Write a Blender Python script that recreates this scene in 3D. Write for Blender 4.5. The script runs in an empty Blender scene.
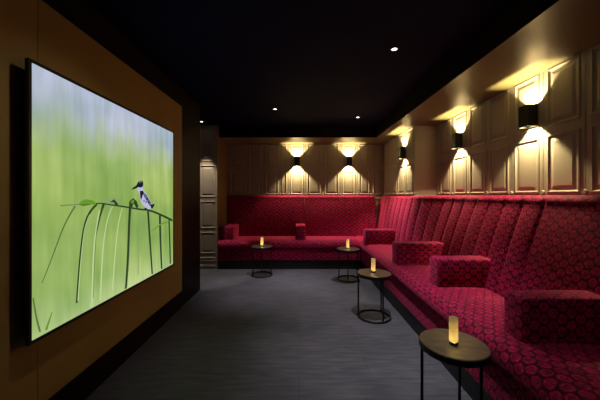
import bpy, bmesh, math, random
from mathutils import Vector, Matrix
random.seed(4)
scn = bpy.context.scene
COL = scn.collection
PI = math.pi
HC = 1.25                      # eye height
F = 285.0                      # focal length in pixels of a 600 px wide frame
CEIL = 2.45
SOFF = 2.26

# ------------------------------------------------------------------ helpers
def link(name, bm, mats, parent=None, smooth=False, loc=None):
    me = bpy.data.meshes.new(name)
    bmesh.ops.recalc_face_normals(bm, faces=bm.faces) if smooth != 'keep' else None
    bm.to_mesh(me); bm.free()
    if not isinstance(mats, (list, tuple)): mats = [mats]
    for m in mats: me.materials.append(m)
    if smooth is True:
        for p in me.polygons: p.use_smooth = True
        try: me.set_sharp_from_angle(angle=math.radians(40))
        except Exception: pass
    o = bpy.data.objects.new(name, me); COL.objects.link(o)
    if parent: o.parent = parent
    if loc: o.location = loc
    return o

def tag(o, label=None, cat=None, group=None, kind=None):
    if label: o['label'] = label
    if cat: o['category'] = cat
    if group: o['group'] = group
    if kind: o['kind'] = kind
    return o

def empty(name, loc, label, cat, group=None, rz=0):
    o = bpy.data.objects.new(name, None); COL.objects.link(o)
    o.location = loc; o.rotation_euler.z = rz; o.empty_display_size = .05
    return tag(o, label, cat, group)

def box(bm, x0, x1, y0, y1, z0, z1, bev=0, seg=3, mat=0):
    v = [bm.verts.new((x, y, z)) for x in (x0, x1) for y in (y0, y1) for z in (z0, z1)]
    fs = []
    for a in ((0,1,3,2),(4,6,7,5),(0,4,5,1),(2,3,7,6),(0,2,6,4),(1,5,7,3)):
        f = bm.faces.new([v[i] for i in a]); f.material_index = mat; fs.append(f)
    bmesh.ops.recalc_face_normals(bm, faces=fs)
    if bev:
        es = list({e for f in fs for e in f.edges})
        bmesh.ops.bevel(bm, geom=es, offset=bev, segments=seg, profile=.5, affect='EDGES')
    return fs

def quad(bm, pts, mat=0):
    f = bm.faces.new([bm.verts.new(p) for p in pts]); f.material_index = mat; return f

def lathe(bm, prof, n=40, cx=0, cy=0, mat=0, cap=True):
    rings = []
    for r, z in prof:
        rings.append([bm.verts.new((cx + r*math.cos(2*PI*k/n), cy + r*math.sin(2*PI*k/n), z)) for k in range(n)])
    for a, b in zip(rings, rings[1:]):
        for k in range(n):
            f = bm.faces.new((a[k], a[(k+1) % n], b[(k+1) % n], b[k])); f.material_index = mat
    if cap:
        f = bm.faces.new(list(reversed(rings[0]))); f.material_index = mat
        f = bm.faces.new(rings[-1]); f.material_index = mat

def torus(bm, R, r, z, n=56, m=10, sq=1.0):
    g = []
    for i in range(n):
        a = 2*PI*i/n
        g.append([bm.verts.new(((R + r*math.cos(2*PI*j/m))*math.cos(a), (R + r*math.cos(2*PI*j/m))*math.sin(a), z + sq*r*math.sin(2*PI*j/m))) for j in range(m)])
    for i in range(n):
        for j in range(m):
            bm.faces.new((g[i][j], g[(i+1) % n][j], g[(i+1) % n][(j+1) % m], g[i][(j+1) % m]))

def box_uv(bm):
    uv = bm.loops.layers.uv.verify()
    bm.normal_update()
    for f in bm.faces:
        n = f.normal; ax = max(range(3), key=lambda i: abs(n[i]))
        for l in f.loops:
            c = l.vert.co
            l[uv].uv = ((c.y, c.z), (c.x, c.z), (c.x, c.y))[ax]

# ------------------------------------------------------------------ materials
def mat(name):
    m = bpy.data.materials.new(name); m.use_nodes = True
    nt = m.node_tree; b = nt.nodes['Principled BSDF']
    return m, nt, b

def N(nt, t, **kw):
    n = nt.nodes.new(t)
    for k, v in kw.items(): setattr(n, k, v)
    return n

def ramp(nt, fac, stops):
    r = N(nt, 'ShaderNodeValToRGB'); e = r.color_ramp.elements
    while len(e) < len(stops): e.new(.5)
    for el, (p, c) in zip(e, stops):
        el.position = p; el.color = (*c, 1)
    nt.links.new(fac, r.inputs[0]); return r.outputs[0]

def s2l(*c):
    return tuple(((v/255)/12.92 if v/255 <= .04045 else ((v/255+.055)/1.055)**2.4) for v in c)

def noisy(name, c0, c1, scale=8, rough=.6, stretch=(1,1,1), bump=0, metal=0, spec=.5, detail=6):
    m, nt, b = mat(name)
    tc = N(nt, 'ShaderNodeTexCoord'); mp = N(nt, 'ShaderNodeMapping'); mp.inputs['Scale'].default_value = stretch
    nt.links.new(tc.outputs['Object'], mp.inputs[0])
    n = N(nt, 'ShaderNodeTexNoise'); n.inputs['Scale'].default_value = scale; n.inputs['Detail'].default_value = detail
    nt.links.new(mp.outputs[0], n.inputs['Vector'])
    nt.links.new(ramp(nt, n.outputs['Fac'], [(.3, c0), (.7, c1)]), b.inputs['Base Color'])
    b.inputs['Roughness'].default_value = rough; b.inputs['Metallic'].default_value = metal
    b.inputs['Specular IOR Level'].default_value = spec
    if bump:
        bp = N(nt, 'ShaderNodeBump'); bp.inputs['Strength'].default_value = bump; bp.inputs['Distance'].default_value = .004
        nt.links.new(n.outputs['Fac'], bp.inputs['Height']); nt.links.new(bp.outputs[0], b.inputs['Normal'])
    return m

def emit(name, color, strength):
    m, nt, b = mat(name); nt.nodes.remove(b)
    e = N(nt, 'ShaderNodeEmission'); e.inputs[0].default_value = (*color, 1); e.inputs[1].default_value = strength
    nt.links.new(e.outputs[0], nt.nodes['Material Output'].inputs[0]); return m

def fabric(name, ox=0.0, bright=.88):
    """velvet with rows of discs on a dark ground, UVs in metres"""
    m, nt, b = mat(name)
    uv = N(nt, 'ShaderNodeUVMap')
    nz = N(nt, 'ShaderNodeTexNoise'); nz.inputs['Scale'].default_value = 60; nz.inputs['Detail'].default_value = 3
    nt.links.new(uv.outputs[0], nz.inputs['Vector'])
    off = N(nt, 'ShaderNodeVectorMath', operation='SCALE'); off.inputs['Scale'].default_value = .014
    sub = N(nt, 'ShaderNodeVectorMath', operation='SUBTRACT'); sub.inputs[1].default_value = (.5, .5, .5)
    nt.links.new(nz.outputs['Color'], sub.inputs[0]); nt.links.new(sub.outputs[0], off.inputs[0])
    wob = N(nt, 'ShaderNodeVectorMath', operation='ADD')
    nt.links.new(uv.outputs[0], wob.inputs[0]); nt.links.new(off.outputs[0], wob.inputs[1])
    hx, hy = .048, .032
    ds = []
    for k in (0, 1):
        ad = N(nt, 'ShaderNodeVectorMath', operation='ADD'); ad.inputs[1].default_value = (k*hx + ox, k*hy, 0)
        nt.links.new(wob.outputs[0], ad.inputs[0])
        w = N(nt, 'ShaderNodeVectorMath', operation='WRAP')
        w.inputs[1].default_value = (hx, hy, 1); w.inputs[2].default_value = (-hx, -hy, -1)
        nt.links.new(ad.outputs[0], w.inputs[0])
        mz = N(nt, 'ShaderNodeVectorMath', operation='MULTIPLY'); mz.inputs[1].default_value = (1, 1, 0)
        nt.links.new(w.outputs[0], mz.inputs[0])
        ln = N(nt, 'ShaderNodeVectorMath', operation='LENGTH'); nt.links.new(mz.outputs[0], ln.inputs[0])
        ds.append(ln.outputs['Value'])
    mn = N(nt, 'ShaderNodeMath', operation='MINIMUM'); nt.links.new(ds[0], mn.inputs[0]); nt.links.new(ds[1], mn.inputs[1])
    sc = N(nt, 'ShaderNodeMath', operation='DIVIDE'); sc.inputs[1].default_value = .0402; nt.links.new(mn.outputs[0], sc.inputs[0])
    k = bright
    col = ramp(nt, sc.outputs[0], [(0, (.30*k, .004*k, .066*k)), (.20, (.42*k, .006*k, .098*k)), (.29, (.16*k, .002*k, .034*k)),
                                   (.36, (.52*k, .008*k, .112*k)), (.58, (.46*k, .007*k, .108*k)), (.67, (.07, .0015, .013)), (1, (.026, .0008, .006))])
    # fine pile mottling
    n2 = N(nt, 'ShaderNodeTexNoise'); n2.inputs['Scale'].default_value = 85; n2.inputs['Detail'].default_value = 2
    nt.links.new(uv.outputs[0], n2.inputs['Vector'])
    v = ramp(nt, n2.outputs['Fac'], [(.32, (.38,)*3), (.68, (1.5,)*3)])
    mul = N(nt, 'ShaderNodeMixRGB', blend_type='MULTIPLY'); mul.inputs[0].default_value = 1
    nt.links.new(col, mul.inputs[1]); nt.links.new(v, mul.inputs[2])
    n3 = N(nt, 'ShaderNodeTexNoise'); n3.inputs['Scale'].default_value = 22; n3.inputs['Detail'].default_value = 4
    nt.links.new(uv.outputs[0], n3.inputs['Vector'])
    m3 = N(nt, 'ShaderNodeMixRGB', blend_type='MULTIPLY'); m3.inputs[0].default_value = 1
    nt.links.new(mul.outputs[0], m3.inputs[1]); nt.links.new(ramp(nt, n3.outputs['Fac'], [(.35, (.55,)*3), (.65, (1.35,)*3)]), m3.inputs[2])
    nt.links.new(m3.outputs[0], b.inputs['Base Color'])
    b.inputs['Roughness'].default_value = .8
    b.inputs['Specular IOR Level'].default_value = .2
    b.inputs['Sheen Weight'].default_value = .5
    b.inputs['Sheen Roughness'].default_value = .45
    b.inputs['Sheen Tint'].default_value = (1, .12, .36, 1)
    bp = N(nt, 'ShaderNodeBump'); bp.inputs['Strength'].default_value = .25; bp.inputs['Distance'].default_value = .003
    nt.links.new(n2.outputs['Fac'], bp.inputs['Height']); nt.links.new(bp.outputs[0], b.inputs['Normal'])
    return m

M = {}
M['fabric'] = fabric('raspberry_velvet')
M['fabric_arm'] = fabric('raspberry_velvet_armrest', .03)
M['panel'] = noisy('beige_panelling', (.31, .268, .228), (.36, .31, .265), 5, .55, (1, 1, .3), .15)
M['cladding'] = noisy('ochre_wall_cladding', (.42, .28, .075), (.48, .32, .09), 3, .55, (1, 1, .15), .05, 0, .3)
M['dark'] = noisy('dark_brown_lacquer', (.009, .005, .004), (.012, .006, .005), 4, .5, spec=.1)
M['black_paint'] = noisy('black_paint', (.006, .005, .005), (.009, .007, .007), 4, .7, spec=.08)
M['ceiling'] = noisy('midnight_ceiling_paint', (.004, .005, .026), (.006, .007, .036), 2, .7, spec=.04)
M['alcove'] = noisy('dark_ochre_paint', (.17, .12, .045), (.20, .14, .055), 3, .6, spec=.2)
M['soffit'] = noisy('bronze_soffit_paint', (.15, .132, .066), (.175, .152, .078), 3, .30)
M['plinth'] = noisy('black_plinth', (.008, .007, .008), (.012, .010, .011), 6, .45)
M['black_metal'] = noisy('black_powder_coated_metal', (.010, .010, .011), (.015, .015, .016), 30, .4, metal=.3)
M['gunmetal'] = noisy('black_tv_plastic', (.006, .006, .007), (.008, .008, .009), 30, .4)
M['stone'] = noisy('brown_veined_stone', (.050, .042, .031), (.13, .112, .080), 16, .28, (1, 2.2, 1), 0, detail=9)
M['bulb'] = emit('warm_bulb', (1, .62, .22), 14)
M['flame'] = emit('candle_flame', (1, .80, .36), 480)
M['led'] = emit('downlight_lens', (1, .95, .85), 6)
m, nt, b = mat('ivory_wax')
b.inputs['Base Color'].default_value = (.9, .82, .66, 1); b.inputs['Roughness'].default_value = .5
tr = N(nt, 'ShaderNodeBsdfTranslucent'); tr.inputs[0].default_value = (.95, .86, .66, 1)
mx = N(nt, 'ShaderNodeMixShader'); mx.inputs[0].default_value = .6
nt.links.new(b.outputs[0], mx.inputs[1]); nt.links.new(tr.outputs[0], mx.inputs[2])
nt.links.new(mx.outputs[0], nt.nodes['Material Output'].inputs[0]); M['wax'] = m

# carpet tiles: grey with streaks and faint joints
m, nt, b = mat('grey_carpet_tiles')
tc = N(nt, 'ShaderNodeTexCoord')
mp = N(nt, 'ShaderNodeMapping'); mp.inputs['Scale'].default_value = (2.2, 16, 1); nt.links.new(tc.outputs['Object'], mp.inputs[0])
n1 = N(nt, 'ShaderNodeTexNoise'); n1.inputs['Scale'].default_value = 2.2; n1.inputs['Detail'].default_value = 8; nt.links.new(mp.outputs[0], n1.inputs['Vector'])
n2 = N(nt, 'ShaderNodeTexNoise'); n2.inputs['Scale'].default_value = 260; nt.links.new(tc.outputs['Object'], n2.inputs['Vector'])
n3 = N(nt, 'ShaderNodeTexNoise'); n3.inputs['Scale'].default_value = 1.6; n3.inputs['Detail'].default_value = 3; nt.links.new(tc.outputs['Object'], n3.inputs['Vector'])
br = N(nt, 'ShaderNodeTexBrick'); br.inputs['Scale'].default_value = 1; br.inputs['Brick Width'].default_value = 1.0; br.inputs['Row Height'].default_value = .25
br.inputs['Mortar Size'].default_value = .0025; br.inputs['Color1'].default_value = (1, 1, 1, 1); br.inputs['Color2'].default_value = (.90, .90, .90, 1); br.inputs['Mortar'].default_value = (.72, .72, .72, 1)
nt.links.new(tc.outputs['Object'], br.inputs['Vector'])
c = ramp(nt, n1.outputs['Fac'], [(.25, (.070, .074, .110)), (.75, (.130, .137, .198))])
last = c
for src, lo, hi in ((n2.outputs['Fac'], .65, 1.3), (n3.outputs['Fac'], .8, 1.15)):
    mu = N(nt, 'ShaderNodeMixRGB', blend_type='MULTIPLY'); mu.inputs[0].default_value = 1
    nt.links.new(last, mu.inputs[1]); nt.links.new(ramp(nt, src, [(.3, (lo,)*3), (.7, (hi,)*3)]), mu.inputs[2]); last = mu.outputs[0]
mu = N(nt, 'ShaderNodeMixRGB', blend_type='MULTIPLY'); mu.inputs[0].default_value = 1
nt.links.new(last, mu.inputs[1]); nt.links.new(br.outputs['Color'], mu.inputs[2])
nt.links.new(mu.outputs[0], b.inputs['Base Color']); b.inputs['Roughness'].default_value = .9; b.inputs['Specular IOR Level'].default_value = .15
bp = N(nt, 'ShaderNodeBump'); bp.inputs['Strength'].default_value = .3; bp.inputs['Distance'].default_value = .003
nt.links.new(n2.outputs['Fac'], bp.inputs['Height']); nt.links.new(bp.outputs[0], b.inputs['Normal'])
M['carpet'] = m

# ------------------------------------------------------------------ room shell
XW, XP, YB, YP = 1.99, 1.67, 5.62, 4.12        # right wall, its stepped-out end, back wall, where the step starts
XL, XR, YA = -1.316, -1.39, 4.85               # dark left wall, return wall of the alcove, panelled wall of the passage
YE = 3.79                                      # end of the left wall
X_OUT, Y_BK = -2.9, -1.6

bm = bmesh.new(); box(bm, X_OUT-.1, XW+.1, Y_BK-.1, YB+.1, -.08, 0)
tag(link('floor', bm, M['carpet']), 'dark grey streaked carpet tile floor', kind='structure')
bm = bmesh.new(); box(bm, X_OUT-.1, XW+.1, Y_BK-.1, YB+.1, CEIL, CEIL+.08)
tag(link('ceiling', bm, M['ceiling']), 'black and midnight blue painted ceiling', kind='structure')
# lowered soffit, L-shaped: bronze underside, black upright faces
bm = bmesh.new()
xs, ys = 1.347, 4.96
for (x0, x1, y0, y1) in ((xs, XW, Y_BK, ys), (-1.43, XW, ys, YB)):
    for f in box(bm, x0, x1, y0, y1, SOFF, CEIL):
        if abs(f.calc_center_median().z - SOFF) > .01: f.material_index = 1
tag(link('trim_1', bm, [M['soffit'], M['black_paint']]), 'lowered bronze soffit running along the right and back walls', kind='structure')

def panel_cell(bm, P, u0, u1, v0, v1):
    """moulded panel: P(u, v, d) gives a point, d = depth towards the room"""
    def ring(a, da, b_, db):
        A = [(u0+a, v0+a), (u1-a, v0+a), (u1-a, v1-a), (u0+a, v1-a)]
        B = [(u0+b_, v0+b_), (u1-b_, v0+b_), (u1-b_, v1-b_), (u0+b_, v1-b_)]
        for i in range(4):
            j = (i+1) % 4
            quad(bm, [P(*A[i], da*REL), P(*A[j], da*REL), P(*B[j], db*REL), P(*B[i], db*REL)])
    w = min(u1-u0, v1-v0)
    ring(0, 0, .032, 0)                    # stile and rail
    ring(.032, 0, .036, .008); ring(.036, .008, .046, .010); ring(.046, .010, .056, -.004)   # moulding
    ring(.056, -.004, .070, -.005)
    ring(.070, -.005, .092, .005)          # bevelled shoulder of the raised field
    a = .092
    quad(bm, [P(u0+a, v0+a, .003), P(u1-a, v0+a, .003), P(u1-a, v1-a, .003), P(u0+a, v1-a, .003)])

def panelled(bm, P, us, vs, boss_v=None):
    for u0, u1 in zip(us, us[1:]):
        # narrow groove between neighbouring panels
        for v0, v1 in zip(vs, vs[1:]):
            panel_cell(bm, P, u0+.003, u1-.003, v0, v1)
        quad(bm, [P(u0-.003, vs[0], -.006), P(u0+.003, vs[0], -.006), P(u0+.003, vs[-1], -.006), P(u0-.003, vs[-1], -.006)])
        if boss_v:
            c = [P(u0 + .014*math.cos(k*PI/5), boss_v + .014*math.sin(k*PI/5), .012) for k in range(10)]
            d = [P(u0 + .020*math.cos(k*PI/5), boss_v + .020*math.sin(k*PI/5), 0) for k in range(10)]
            quad(bm, c)
            for k in range(10): quad(bm, [d[k], d[(k+1) % 10], c[(k+1) % 10], c[k]])

def span(a, b, n): return [a + (b-a)*i/n for i in range(n+1)]

# right wall
bm = bmesh.new()
REL = .6
VS = [.10, .72, 1.235, 1.765, SOFF+.03]
us = [1.979 - .343*i for i in range(11)][::-1] + [1.979 + .343*i for i in range(1, 7)] + [YP]
panelled(bm, lambda u, v, d: (XW-d, u, v), us, VS, 1.275)
quad(bm, [(XW, Y_BK, 0), (XW, YB, 0), (XW, YB, .10), (XW, Y_BK, .10)])
panelled(bm, lambda u, v, d: (XP-d, u, v), [YP, YP+.37, YP+.37+.34, YP+.37+.34+.34, YB], VS, 1.275)
quad(bm, [(XP, YP, 0), (XW, YP, 0), (XW, YP, SOFF+.03), (XP, YP, SOFF+.03)])
quad(bm, [(XP, YP, 0), (XP, YB, 0), (XP, YB, .10), (XP, YP, .10)])
box(bm, XW+.012, XW+.1, Y_BK, YB, 0, CEIL)
tag(link('wall_right', bm, M['panel'], smooth='keep'), 'beige panelled wall behind the long red banquette', kind='structure')
# back wall
bm = bmesh.new()
us = [-1.39, -1.02, -.69, -.37, -.04-.165, -.04+.165, .47, .98-.165, .98+.165, 1.43, XP]
panelled(bm, lambda u, v, d: (u, YB-d, v), us, VS, 1.275)
box(bm, -1.5, XW+.1, YB+.012, YB+.1, 0, CEIL)
tag(link('wall_back', bm, M['panel'], smooth='keep'), 'beige panelled wall at the far end of the room', kind='structure')
# passage wall, panelled, and its return into the alcove
bm = bmesh.new()
us = [XR - .33*i for i in range(5)][::-1]
panelled(bm, lambda u, v, d: (u, YA-d, v), us, [.0, .10, .23, .66, 1.19, 1.80, CEIL])
quad(bm, [(X_OUT, YA, 0), (us[0], YA, 0), (us[0], YA, CEIL), (X_OUT, YA, CEIL)])
box(bm, X_OUT-.1, XR-.02, YA+.012, YA+.1, 0, CEIL)
tag(link('wall_passage', bm, M['panel'], smooth='keep'), 'pale panelled wall of the passage left of the far banquette', kind='structure')
bm = bmesh.new(); box(bm, XR-.06, XR, YA+.001, YB, 0, CEIL)
tag(link('wall_alcove', bm, M['alcove']), 'brown side wall at the left end of the far banquette', kind='structure')
# left wall
bm = bmesh.new(); box(bm, XL-.2, XL, Y_BK, YE, 0, CEIL)
tag(link('wall_left', bm, M['dark']), 'dark brown wall carrying the television', kind='structure')
bm = bmesh.new()
yy = [Y_BK, -.4, 1.418, 3.17]
for a, c_ in zip(yy, yy[1:]): box(bm, XL, -1.300, a+.0012, c_-.0012, .192, 2.238, .0015, 1)
tag(link('trim_2', bm, M['cladding']), 'ochre brown wall cladding behind the television', kind='structure')
bm = bmesh.new(); box(bm, XL, -1.308, Y_BK, 3.17, 0, .17, .002, 1)
tag(link('baseboard_left', bm, M['dark']), 'dark brown baseboard below the television wall', kind='structure')
bm = bmesh.new(); box(bm, X_OUT-.1, X_OUT, Y_BK, YA, 0, CEIL); box(bm, X_OUT, XL-.2, Y_BK-.1, Y_BK+.0, 0, CEIL)
tag(link('wall_outer', bm, M['dark']), 'dark wall closing the passage', kind='structure')
bm = bmesh.new(); box(bm, X_OUT-.1, XW+.1, Y_BK-.1, Y_BK, 0, CEIL)
tag(link('wall_front', bm, M['dark']), 'dark wall behind the viewpoint', kind='structure')

# ------------------------------------------------------------------ banquettes
def extrude_profile(bm, prof, stations, P, mat=0, caps=True, depth=None):
    """prof: [(a, z)], stations along the run, P(a, s, z) -> point; UV = (run, perimeter) in metres"""
    uv = bm.loops.layers.uv.verify()
    per = [0]
    for (a0, z0), (a1, z1) in zip(prof, prof[1:]): per.append(per[-1] + math.hypot(a1-a0, z1-z0))
    rows = []
    for s in stations:
        rows.append([bm.verts.new(P(a + (depth(s, i, a, z) if depth else 0), s, z)) for i, (a, z) in enumerate(prof)])
    for i in range(len(stations)-1):
        for j in range(len(prof)-1):
            f = bm.faces.new((rows[i][j], rows[i+1][j], rows[i+1][j+1], rows[i][j+1])); f.material_index = mat
            for l, (ii, jj) in zip(f.loops, ((i, j), (i+1, j), (i+1, j+1), (i, j+1))): l[uv].uv = (stations[ii], per[jj])
    if caps:
        for r in (rows[0], rows[-1]):
            f = bm.faces.new(r)
            for l, (a, z) in zip(f.loops, prof): l[uv].uv = (a, z)

def arc(cx, cz, r, a0, a1, n, rz=None):
    rz = rz or r
    return [(cx + r*math.cos(math.radians(a0 + (a1-a0)*i/n)), cz + rz*math.sin(math.radians(a0 + (a1-a0)*i/n))) for i in range(n+1)]

SEAT = .48
def seat_prof(front, back):
    # a grows from the room towards the wall
    r = .058
    return [(back, .356)] + arc(front+.022, .378, .022, 270, 180, 4) + arc(front+.085, SEAT-.075, .085, 180, 90, 8, .075) + [(front+.25, SEAT+.004), (back-.12, SEAT+.002), (back, SEAT-.006)]

def base_prof(front, back): return [(back, .146), (front+.012, .146), (front, .160), (front, .345), (front+.012, .356), (back, .356)]

def back_prof(bot, top, wall):
    p = [(bot+.01, .36), (bot, .50)]
    for i in range(1, 13):
        t = i/12; p.append((bot + (top-bot)*t - .012*math.sin(PI*t), .50 + .69*t))
    p += arc(top+.055, 1.197, .055, 172, 95, 6)
    p += [(wall-.035, 1.252), (wall-.018, 1.236), (wall-.016, .36)]
    return p

def groove_fn(s0, s1, pitch, deep, w=.010):
    def d(s, i, a, z):
        if z < .46 or i > 19 or not (s0 < s < s1): return 0
        k = abs(((s - s0 + pitch/2) % pitch) - pitch/2)
        fade = min(1, (1.235 - z)/.06) if z > 1.17 else 1
        g = deep*math.exp(-(k/w)**2)
        puff = -.005*(1 - math.exp(-(k/.05)**2))
        return (g + puff)*max(0, fade)
    return d

def armrest(parent, x0, x1, y0, y1, name='armrest', zb=SEAT-.02):
    bm = bmesh.new(); box(bm, x0, x1, y0, y1, zb, .715, .022, 4); box_uv(bm)
    return link(name, bm, M['fabric_arm'], parent, True)

FX = 1.03                                           # nose of the right seat
right = empty('banquette', (1.06, 2.6, 0), 'long red velvet banquette with blocky armrests along the right wall', 'banquette')
PX = lambda a, s, z: (a-1.06, s-2.6, z)
def rp(name, prof, st, m=None, depth=None):
    bm = bmesh.new(); extrude_profile(bm, prof, st, PX, depth=depth)
    return link(name, bm, m or M['fabric'], right, True)
Y0, YC = .10, 5.598
bm = bmesh.new(); box(bm, 1.062-1.06, 1.9-1.06, Y0-2.6, YP-.01-2.6, 0, .146); box(bm, 1.062-1.06, XP-.02-1.06, YP-.012-2.6, YC-2.6, 0, .146)
link('plinth', bm, M['plinth'], right)
rp('base_panel', base_prof(1.045, 1.60), [Y0, YC])
rp('seat', seat_prof(FX, 1.60), span(Y0, YC, 60))
gfn = groove_fn(2.06, 5.5, .2, .013)
def back_depth(s, i, a, z):
    k = min(1, max(0, (s-3.35)/.75)); k = k*k*(3-2*k)          # the back comes forward where the wall steps out
    if i <= 20: return gfn(s, i, a, z) - k*(.075 + .085*max(0, min(1, (z-.5)/.69)))
    return -(XW-XP) if s > YP-.02 else 0
rp('backrest', back_prof(1.56, 1.775, XW), span(Y0, YP-.025, 330) + span(YP-.012, YC, 122), depth=back_depth)
for yf, t, xb in ((1.478, .155, 1.64), (2.385, .175, 1.64), (3.17, .18, 1.64), (4.46, .20, 1.53)):
    o = armrest(right, (1.165 if yf < 3 else 1.09 if yf < 4 else 1.05)-1.06, xb-1.06, yf-2.6, yf+t-2.6)

far = empty('banquette', (-.17, 4.83, 0), 'short red velvet banquette across the far wall below two sconces', 'banquette')
PY = lambda a, s, z: (s+.17, a-4.83, z)
def fp(name, prof, st, m=None):
    bm = bmesh.new(); extrude_profile(bm, prof, st, PY)
    return link(name, bm, m or M['fabric'], far, True)
bx0, bx1 = XR+.012, 1.022
bm = bmesh.new(); box(bm, bx0+.17, 1.028+.17, .01, .7, 0, .146); link('plinth', bm, M['plinth'], far)
fp('base_panel', base_prof(4.82, 5.5), [bx0, 1.028])
fp('seat', seat_prof(4.80, 5.5), span(bx0, bx1, 30))
fp('backrest', back_prof(5.43, 5.525, YB), span(bx0, .105, 20))
fp('backrest', back_prof(5.43, 5.525, YB), span(.113, 1.028, 20))
bm = bmesh.new(); extrude_profile(bm, back_prof(5.43, 5.525, YB), span(1.0305, 1.47, 10), lambda a, s, z: (s-1.06, a-2.6, z)); link('corner_backrest', bm, M['fabric'], right, True)
for x0, x1 in ((bx0, -1.15), (-.062, .115)):
    armrest(far, x0+.17, x1+.17, 4.96-4.83, 5.47-4.83)

# ------------------------------------------------------------------ side tables and candles
TH = .457
def make_table():
    r = empty('side_table', (0, 0, 0), '', 'side table', 'round side tables along the banquettes')
    bm = bmesh.new(); lathe(bm, [(.150, TH-.012), (.1645, TH-.012), (.166, TH-.009), (.166, TH-.002), (.164, TH)], 64)
    link('tabletop', bm, M['stone'], r, True)
    bm = bmesh.new(); lathe(bm, [(.150, TH-.034), (.170, TH-.034), (.171, TH-.032), (.171, TH-.003), (.170, TH-.002), (.1672, TH-.002), (.1672, TH-.0125), (.150, TH-.0125)], 64, cap=False)
    link('rim', bm, M['black_metal'], r, True)
    bm = bmesh.new(); torus(bm, .160, .0105, .0105); link('base_ring', bm, M['black_metal'], r, True)
    for k in range(3):
        bm = bmesh.new(); lathe(bm, [(.008, .008), (.008, TH-.025)], 14, .159*math.cos(2*PI*k/3), .159*math.sin(2*PI*k/3))
        link('leg', bm, M['black_metal'], r, True)
    return r
def make_candle():
    r = empty('candle', (0, 0, 0), '', 'candle', 'glowing pillar candles on the side tables')
    bm = bmesh.new(); lathe(bm, [(.0214, 0), (.0228, .002), (.0228, .013), (.0218, .015)], 32); link('base', bm, M['black_metal'], r, True)
    bm = bmesh.new()
    lathe(bm, [(.0214, .0155), (.0224, .018), (.0224, .138), (.0214, .141), (.0200, .138), (.0190, .126), (.0190, .0175), (.0214, .0155)], 32, cap=False)
    lathe(bm, [(.0189, .120), (.0189, .122)], 32)
    link('wax_body', bm, M['wax'], r, True)
    bm = bmesh.new(); lathe(bm, [(.002, .028), (.0055, .032), (.0070, .040), (.005, .049), (.0012, .060)], 16); link('flame', bm, M['flame'], r, True)
    return r
def copy_tree(o):
    c = o.copy(); COL.objects.link(c)
    for ch in list(o.children):
        k = ch.copy(); COL.objects.link(k); k.parent = c
    return c
tp, cp = make_table(), make_candle()
spots = [(.831, 1.535, 170, (-.005, -.012), 'round stone-topped side table cut by the lower frame edge', 'lit pillar candle on the cropped table at the lower frame edge'),
         (.773, 2.935, 48, (-.005, .01), 'round black-legged side table second along the right banquette, whole ring base visible', 'lit pillar candle on the second table along the right banquette'),
         (.733, 4.26, 20, (-.005, .0), 'round side table by the inner corner where the two banquettes meet', 'lit pillar candle on the table by the banquette corner'),
         (-.582, 4.47, 100, (.0, .0), 'lone round side table before the left half of the far banquette', 'lit pillar candle on the lone table before the far banquette')]
for i, (x, y, a, d, lt, lc) in enumerate(spots):
    t = tp if i == 0 else copy_tree(tp); c = cp if i == 0 else copy_tree(cp)
    t.location = (x, y, 0); t.rotation_euler.z = math.radians(a); t['label'] = lt
    c.location = (x+d[0], y+d[1], TH+.0002); c['label'] = lc

# ------------------------------------------------------------------ wall sconces
def light(name, kind, energy, color, loc, parent=None, rot=None, **kw):
    l = bpy.data.lights.new(name, kind); l.energy = energy; l.color = color
    for k, v in kw.items(): setattr(l, k, v)
    o = bpy.data.objects.new(name, l); COL.objects.link(o); o.location = loc
    if rot: o.rotation_euler = rot
    if parent: o.parent = parent
    return o
WARM = (1, .79, .37)
SC_UP, SC_DN = 50.0, 66.0
def sconce(loc, rz, label):
    """local +y points into the room, wall at y = 0"""
    r = empty('wall_sconce', loc, label, 'wall light', 'black up-and-down wall sconces', rz)
    w, d0, d1, h, t = .051, .014, .096, .090, .004
    bm = bmesh.new()
    box(bm, -w, w, d1-t, d1, -h, h); box(bm, -w, w, d0, d0+t, -h, h)
    box(bm, -w, -w+t, d0+t, d1-t, -h, h); box(bm, w-t, w, d0+t, d1-t, -h, h)
    box(bm, -w+t, w-t, d0+t, d1-t, -.004, .004)
    link('housing', bm, M['black_metal'], r)
    bm = bmesh.new(); box(bm, -.035, .035, .0, d0, -.06, .06); link('wall_plate', bm, M['black_metal'], r)
    for s in (1, -1):
        bm = bmesh.new(); z = .009*s
        lathe(bm, [(.010, min(z, z*2.6)), (.013, z*1.8), (.010, max(z, z*2.6))], 16, 0, .055)
        link('bulb', bm, M['bulb'], r, True)
    light('sconce_up', 'SPOT', SC_UP, WARM, (0, .073, .045), r, (PI, 0, 0), shadow_soft_size=.006, spot_size=math.radians(128), spot_blend=.75)
    light('sconce_down', 'SPOT', SC_DN, WARM, (0, .073, -.045), r, (0, 0, 0), shadow_soft_size=.006, spot_size=math.radians(128), spot_blend=.75)
    return r
ZS = 1.918
sconce((XW, 2.41, ZS), PI/2, 'black box sconce on the right wall nearest the viewer, largest of all')
sconce((XW, 3.50, ZS), PI/2, 'black box sconce in the middle of three along the right wall')
sconce((XP, 4.48, ZS), PI/2, 'black box sconce farthest along the right wall, beside the wall step')
sconce((-.04, YB, ZS), PI, 'black box sconce on the far wall, the one further from the corner')
sconce((.98, YB, ZS), PI, 'black box sconce on the far wall, the one nearer the corner')

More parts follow.
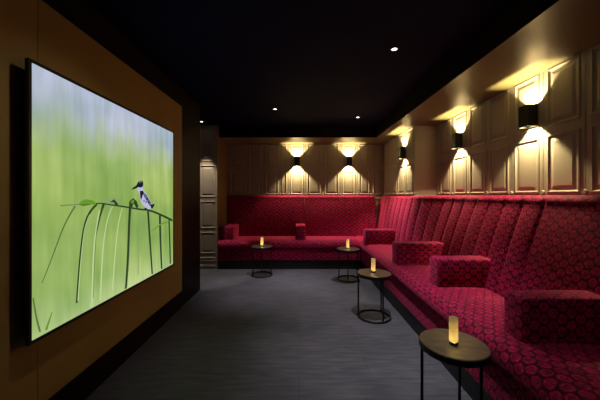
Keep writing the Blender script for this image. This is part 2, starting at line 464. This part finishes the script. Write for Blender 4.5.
# ------------------------------------------------------------------ ceiling downlights
def downlight(x, y, label, energy, size=70, color=(1, .88, .74), blend=.7, tilt=(0, 0)):
    r = empty('downlight', (x, y, CEIL), label, 'ceiling light', 'small recessed ceiling downlights')
    bm = bmesh.new(); lathe(bm, [(.022, -.002), (.022, -.006), (.036, -.004), (.037, 0), (.022, 0), (.022, -.002)], 32, cap=False)
    link('trim_ring', bm, M['black_metal'], r, True)
    bm = bmesh.new(); lathe(bm, [(.0215, -.003), (.021, -.004), (.012, -.007)], 32); link('lens', bm, M['led'], r, True)
    light('downlight_beam', 'SPOT', energy*3, color, (0, 0, -.02), r, (math.radians(tilt[0]), math.radians(tilt[1]), 0), spot_size=math.radians(size), spot_blend=blend, shadow_soft_size=.02)
    return r
downlight(.78, 2.33, 'small round ceiling downlight above the second side table, nearest of those seen', 46, 64, blend=1)
downlight(-.33, 3.95, 'small round ceiling downlight over the open carpet before the lone table', 38, 56, blend=1)
downlight(.90, 4.36, 'small round ceiling downlight above the banquette corner', 30, 75)
downlight(-1.58, 4.62, 'small round ceiling downlight in the passage beside the panelled wall', 30, 46, color=(1, .82, .58), blend=.35)
downlight(.80, .98, 'added out-of-frame fill downlight over the near end of the right banquette', 5, 75, blend=1)  # invented fixture above the frame, added to brighten the near seat
downlight(-.52, 1.58, 'added out-of-frame fill downlight washing the television wall', 3.6, 110, blend=1, tilt=(0, 12))  # invented wall washer, unseen, added to lift the dark cladding

# ------------------------------------------------------------------ television
XT = -1.240
tv = empty('television', (-1.30, 2.06, HC), 'large wall-mounted television showing a kingfisher on a reed', 'television')
def TVP(px, py, lift=0):
    y = -XT*F/(299-px); z = (195.5-py)*y/F
    return Vector((XT + lift + 1.30, y-2.06, z))
ya, yb = 1.3187, 2.8045; zt, zb_ = .4965*1.24, -.5435*1.24
bm = bmesh.new()
e = .0155
box(bm, XT-.016+1.30, XT-.004+1.30, ya-e-2.06, yb+e-2.06, zb_-e, zt+e, .003, 2)
for (y0, y1, z0, z1) in ((ya-e, ya, zb_-e, zt+e), (yb, yb+e, zb_-e, zt+e), (ya, yb, zt, zt+e), (ya, yb, zb_-e, zb_)):
    box(bm, XT-.004+1.30, XT+.004+1.30, y0-2.06, y1-2.06, z0, z1)
link('casing', bm, M['gunmetal'], tv)
bm = bmesh.new(); box(bm, 0, XT-.016+1.30, -.35, .35, -.25, .2); link('wall_mount', bm, M['gunmetal'], tv)
# picture
m, nt, b = mat('screen_meadow'); nt.nodes.remove(b)
uvn = N(nt, 'ShaderNodeUVMap'); sep = N(nt, 'ShaderNodeSeparateXYZ'); nt.links.new(uvn.outputs[0], sep.inputs[0])
mp = N(nt, 'ShaderNodeMapping'); mp.inputs['Scale'].default_value = (9, 1.6, 1); nt.links.new(uvn.outputs[0], mp.inputs[0])
nz = N(nt, 'ShaderNodeTexNoise'); nz.inputs['Scale'].default_value = 1.0; nz.inputs['Detail'].default_value = 3; nt.links.new(mp.outputs[0], nz.inputs['Vector'])
nl = N(nt, 'ShaderNodeTexNoise'); nl.inputs['Scale'].default_value = 2.6; nl.inputs['Detail'].default_value = 2; nt.links.new(uvn.outputs[0], nl.inputs['Vector'])
ad = N(nt, 'ShaderNodeMath', operation='MULTIPLY_ADD'); ad.inputs[1].default_value = .22; nt.links.new(nz.outputs['Fac'], ad.inputs[0])
s_ = N(nt, 'ShaderNodeMath', operation='SUBTRACT'); s_.inputs[1].default_value = .11; nt.links.new(sep.outputs['Y'], s_.inputs[0]); nt.links.new(s_.outputs[0], ad.inputs[2])
c = ramp(nt, ad.outputs[0], [(0, s2l(190, 208, 140)), (.14, s2l(166, 190, 108)), (.36, s2l(150, 178, 96)), (.52, s2l(160, 186, 98)), (.70, s2l(170, 192, 112)), (.80, s2l(178, 192, 158)), (.89, s2l(186, 193, 204)), (1, s2l(192, 197, 220))])
c2 = ramp(nt, nl.outputs['Fac'], [(.35, (.60, .74, .66)), (.62, (1.10, 1.06, 1.12))])
mu = N(nt, 'ShaderNodeMixRGB', blend_type='MULTIPLY'); mu.inputs[0].default_value = .8
nt.links.new(c, mu.inputs[1]); nt.links.new(c2, mu.inputs[2])
mp2 = N(nt, 'ShaderNodeMapping'); mp2.inputs['Scale'].default_value = (22, 2.4, 1); nt.links.new(uvn.outputs[0], mp2.inputs[0])
nf = N(nt, 'ShaderNodeTexNoise'); nf.inputs['Scale'].default_value = 1.0; nf.inputs['Detail'].default_value = 2; nt.links.new(mp2.outputs[0], nf.inputs['Vector'])
mu2 = N(nt, 'ShaderNodeMixRGB', blend_type='MULTIPLY'); mu2.inputs[0].default_value = 1
nt.links.new(mu.outputs[0], mu2.inputs[1]); nt.links.new(ramp(nt, nf.outputs['Fac'], [(.3, (.84, .88, .82)), (.7, (1.1, 1.08, 1.14))]), mu2.inputs[2]); mu = mu2
em = N(nt, 'ShaderNodeEmission'); em.inputs[1].default_value = 1.0; nt.links.new(mu.outputs[0], em.inputs[0])
nt.links.new(em.outputs[0], nt.nodes['Material Output'].inputs[0])
mats = [m] + [emit('screen_' + n, s2l(*c), 1) for n, c in (('dark_green', (46, 66, 36)), ('leaf_green', (104, 150, 44)), ('pale_green', (190, 210, 150)), ('olive', (92, 112, 58)),
        ('feather_pale', (186, 188, 214)), ('feather_grey', (96, 98, 134)), ('feather_dark', (28, 28, 40)), ('grey_green', (140, 160, 110)))]
bm = bmesh.new(); uv = bm.loops.layers.uv.verify()
f = quad(bm, [(XT+1.30, ya-2.06, zb_), (XT+1.30, yb-2.06, zb_), (XT+1.30, yb-2.06, zt), (XT+1.30, ya-2.06, zt)])
for l, q in zip(f.loops, ((0, 0), (1, 0), (1, 1), (0, 1))): l[uv].uv = q
lift = [.0004]
def poly(pts, mi, cv=None):
    lift[0] += .00004
    if cv: pts = [cv(*p) for p in pts]
    quad(bm, [TVP(*p, lift[0]) for p in pts], mi)
def ribbon(pts, w0, w1, mi, cv=None, wm=None):
    lift[0] += .00004
    if cv: pts = [cv(*p) for p in pts]
    P = []                                             # smooth the polyline
    n = len(pts)
    for i in range(n-1):
        p0, p1, p2, p3 = (pts[max(0, min(n-1, j))] for j in (i-1, i, i+1, i+2))
        for k in range(6):
            t = k/6
            P.append(tuple(.5*(2*b_ + (c_-a_)*t + (2*a_-5*b_+4*c_-d_)*t*t + (3*b_-a_-3*c_+d_)*t**3) for a_, b_, c_, d_ in zip(p0, p1, p2, p3)))
    P.append(pts[-1])
    L, R = [], []
    for i, (x, y) in enumerate(P):
        a, b_ = P[max(0, i-1)], P[min(len(P)-1, i+1)]
        dx, dy = b_[0]-a[0], b_[1]-a[1]; q = math.hypot(dx, dy) or 1
        t = i/(len(P)-1)
        w = (w0 + (w1-w0)*t) if wm is None else (w0*(1-t)**2 + 2*wm*t*(1-t) + w1*t*t)
        w *= .95; L.append((x - dy/q*w/2, y + dx/q*w/2)); R.append((x + dy/q*w/2, y - dx/q*w/2))
    clip = lambda p: (min(172.6, max(31.5, p[0])), min(p[1], 195.5 + .5435*(299-p[0]) - 1.0))
    for i in range(len(P)-1):
        q4 = [clip(L[i]), clip(R[i]), clip(R[i+1]), clip(L[i+1])]
        if abs(q4[0][1]-q4[3][1]) + abs(q4[0][0]-q4[3][0]) < .02: continue
        quad(bm, [TVP(*p, lift[0]) for p in q4], mi)
A = lambda x, y: (60 + x/3.81, 185 + y/3.81)
DG, LG, PG, OL, FP, FG, FD, GG = 1, 2, 3, 4, 5, 6, 7, 8
ribbon([(51-9, 283), (51, 260), (64, 226), (75, 206)], .8, 1.8, OL)
ribbon([(33, 298), (36, 316), (40, 332)], 1.6, 2.2, OL)
ribbon([(46, 330), (50, 318), (52, 312)], 2.5, .8, LG)
ribbon([(200, 82), (181, 130), (166, 220), (158, 330), (154, 440)], 3/3.81, 6/3.81, PG, A)
ribbon([(237, 88), (222, 150), (210, 260), (200, 400)], 3/3.81, 5/3.81, PG, A)
ribbon([(315, 98), (305, 150), (300, 250), (297, 340)], 3/3.81, 3/3.81, GG, A)
ribbon([(150, 95), (133, 200), (126, 300), (121, 470)], 4/3.81, 7/3.81, PG, A)
ribbon([(160, 85), (140, 170), (131, 300), (126, 430)], 2/3.81, 2/3.81, OL, A)
ribbon([(140, 72), (110, 110), (90, 170), (75, 290), (63, 450)], 9/3.81, 7/3.81, DG, A)
ribbon([(112, 112), (93, 170), (79, 290), (68, 440)], 1/3.81, 4/3.81, PG, A)
ribbon([(166, 72), (152, 120), (138, 190)], 11/3.81, 1/3.81, DG, A)
ribbon([(268, 62), (263, 150), (258, 280), (249, 420)], 10/3.81, 8/3.81, DG, A)
ribbon([(274, 90), (267, 200), (261, 330)], 2/3.81, 2/3.81, GG, A)
ribbon([(335, 100), (340, 180), (345, 250), (351, 340)], 8/3.81, 6/3.81, DG, A)
ribbon([(380, 116), (382, 200), (387, 320)], 9/3.81, 6/3.81, DG, A)
ribbon([(415, 133), (418, 220), (420, 300)], 6/3.81, 5/3.81, DG, A)
ribbon([(346, 178), (380, 152), (415, 138)], 1/3.81, 4/3.81, LG, A, 9/3.81)
ribbon([(0, 79), (70, 74), (150, 70), (190, 75), (240, 82), (300, 92), (340, 97), (380, 112), (430, 136)], 3.5/3.81, 9/3.81, DG, A)
ribbon([(0, 79), (40, 76), (72, 75)], .3, .8, GG, A)
poly([(68, 74), (82, 60), (100, 54), (122, 58), (138, 68), (135, 76), (110, 73), (90, 76)], LG, A)
poly([(70, 76), (95, 74), (120, 74), (90, 79)], DG, A)
poly([(172, 70), (188, 52), (208, 44), (228, 58), (222, 74), (208, 62), (190, 70)], GG, A)
poly([(188, 66), (206, 54), (222, 74), (212, 80), (204, 66)], DG, A)
poly([(262, 82), (266, 60), (278, 50), (292, 62), (299, 84), (290, 88), (280, 70), (272, 90)], DG, A)
poly([(268, 64), (277, 56), (284, 62), (274, 72)], LG, A)
B = lambda x, y: (120 + x/6.667, 170 + y/6.667)
poly([(165, 250), (160, 262), (175, 264), (180, 255)], FD, B)
poly([(116, 116), (150, 112), (160, 142), (188, 178), (210, 222), (216, 255), (195, 262), (165, 250), (145, 225), (132, 190), (128, 160), (114, 134)], FP, B)
poly([(150, 146), (174, 164), (204, 214), (214, 248), (198, 240), (176, 206), (158, 176)], FG, B)
for x, y in ((165, 172), (180, 192), (190, 216), (172, 214), (158, 206)): poly([(x-5, y-5), (x+4, y-6), (x+6, y+5), (x-3, y+6)], FD if x > 175 else FG, B)
poly([(130, 140), (152, 138), (158, 152), (148, 172), (141, 200), (134, 186)], FD, B)
poly([(202, 232), (229, 225), (226, 240), (214, 258), (206, 256)], FD, B)
poly([(110, 98), (118, 80), (134, 73), (150, 74), (154, 92), (150, 112), (136, 120), (122, 112)], FD, B)
poly([(122, 82), (134, 74), (146, 76), (140, 84), (128, 88)], FG, B)
poly([(118, 116), (134, 118), (150, 112), (148, 128), (128, 134)], FP, B)
poly([(74, 132), (80, 122), (112, 98), (124, 112), (102, 124)], FD, B)
o = link('screen', bm, mats, tv, 'keep'); o['label'] = 'bright screen picture of a kingfisher on an arching reed'

# ------------------------------------------------------------------ camera, world, colour
cam = bpy.data.cameras.new('camera'); co = bpy.data.objects.new('camera', cam); COL.objects.link(co)
cam.sensor_width = 36; cam.lens = F/600*36; cam.shift_x = 1/600; cam.shift_y = -4.5/600; cam.clip_start = .02
co.location = (0, 0, HC); co.rotation_euler = (PI/2, 0, 0); scn.camera = co
w = bpy.data.worlds.new('world'); scn.world = w; w.use_nodes = True
w.node_tree.nodes['Background'].inputs[0].default_value = (0, 0, 0, 1)
scn.view_settings.view_transform = 'Standard'; scn.view_settings.look = 'None'
scn.view_settings.gamma = 1; scn.view_settings.use_curve_mapping = False
scn.view_settings.exposure = 0.0
scn.cycles.max_bounces = 8; scn.cycles.diffuse_bounces = 5
scn.cycles.use_denoising = True
scn.cycles.sample_clamp_indirect = 4
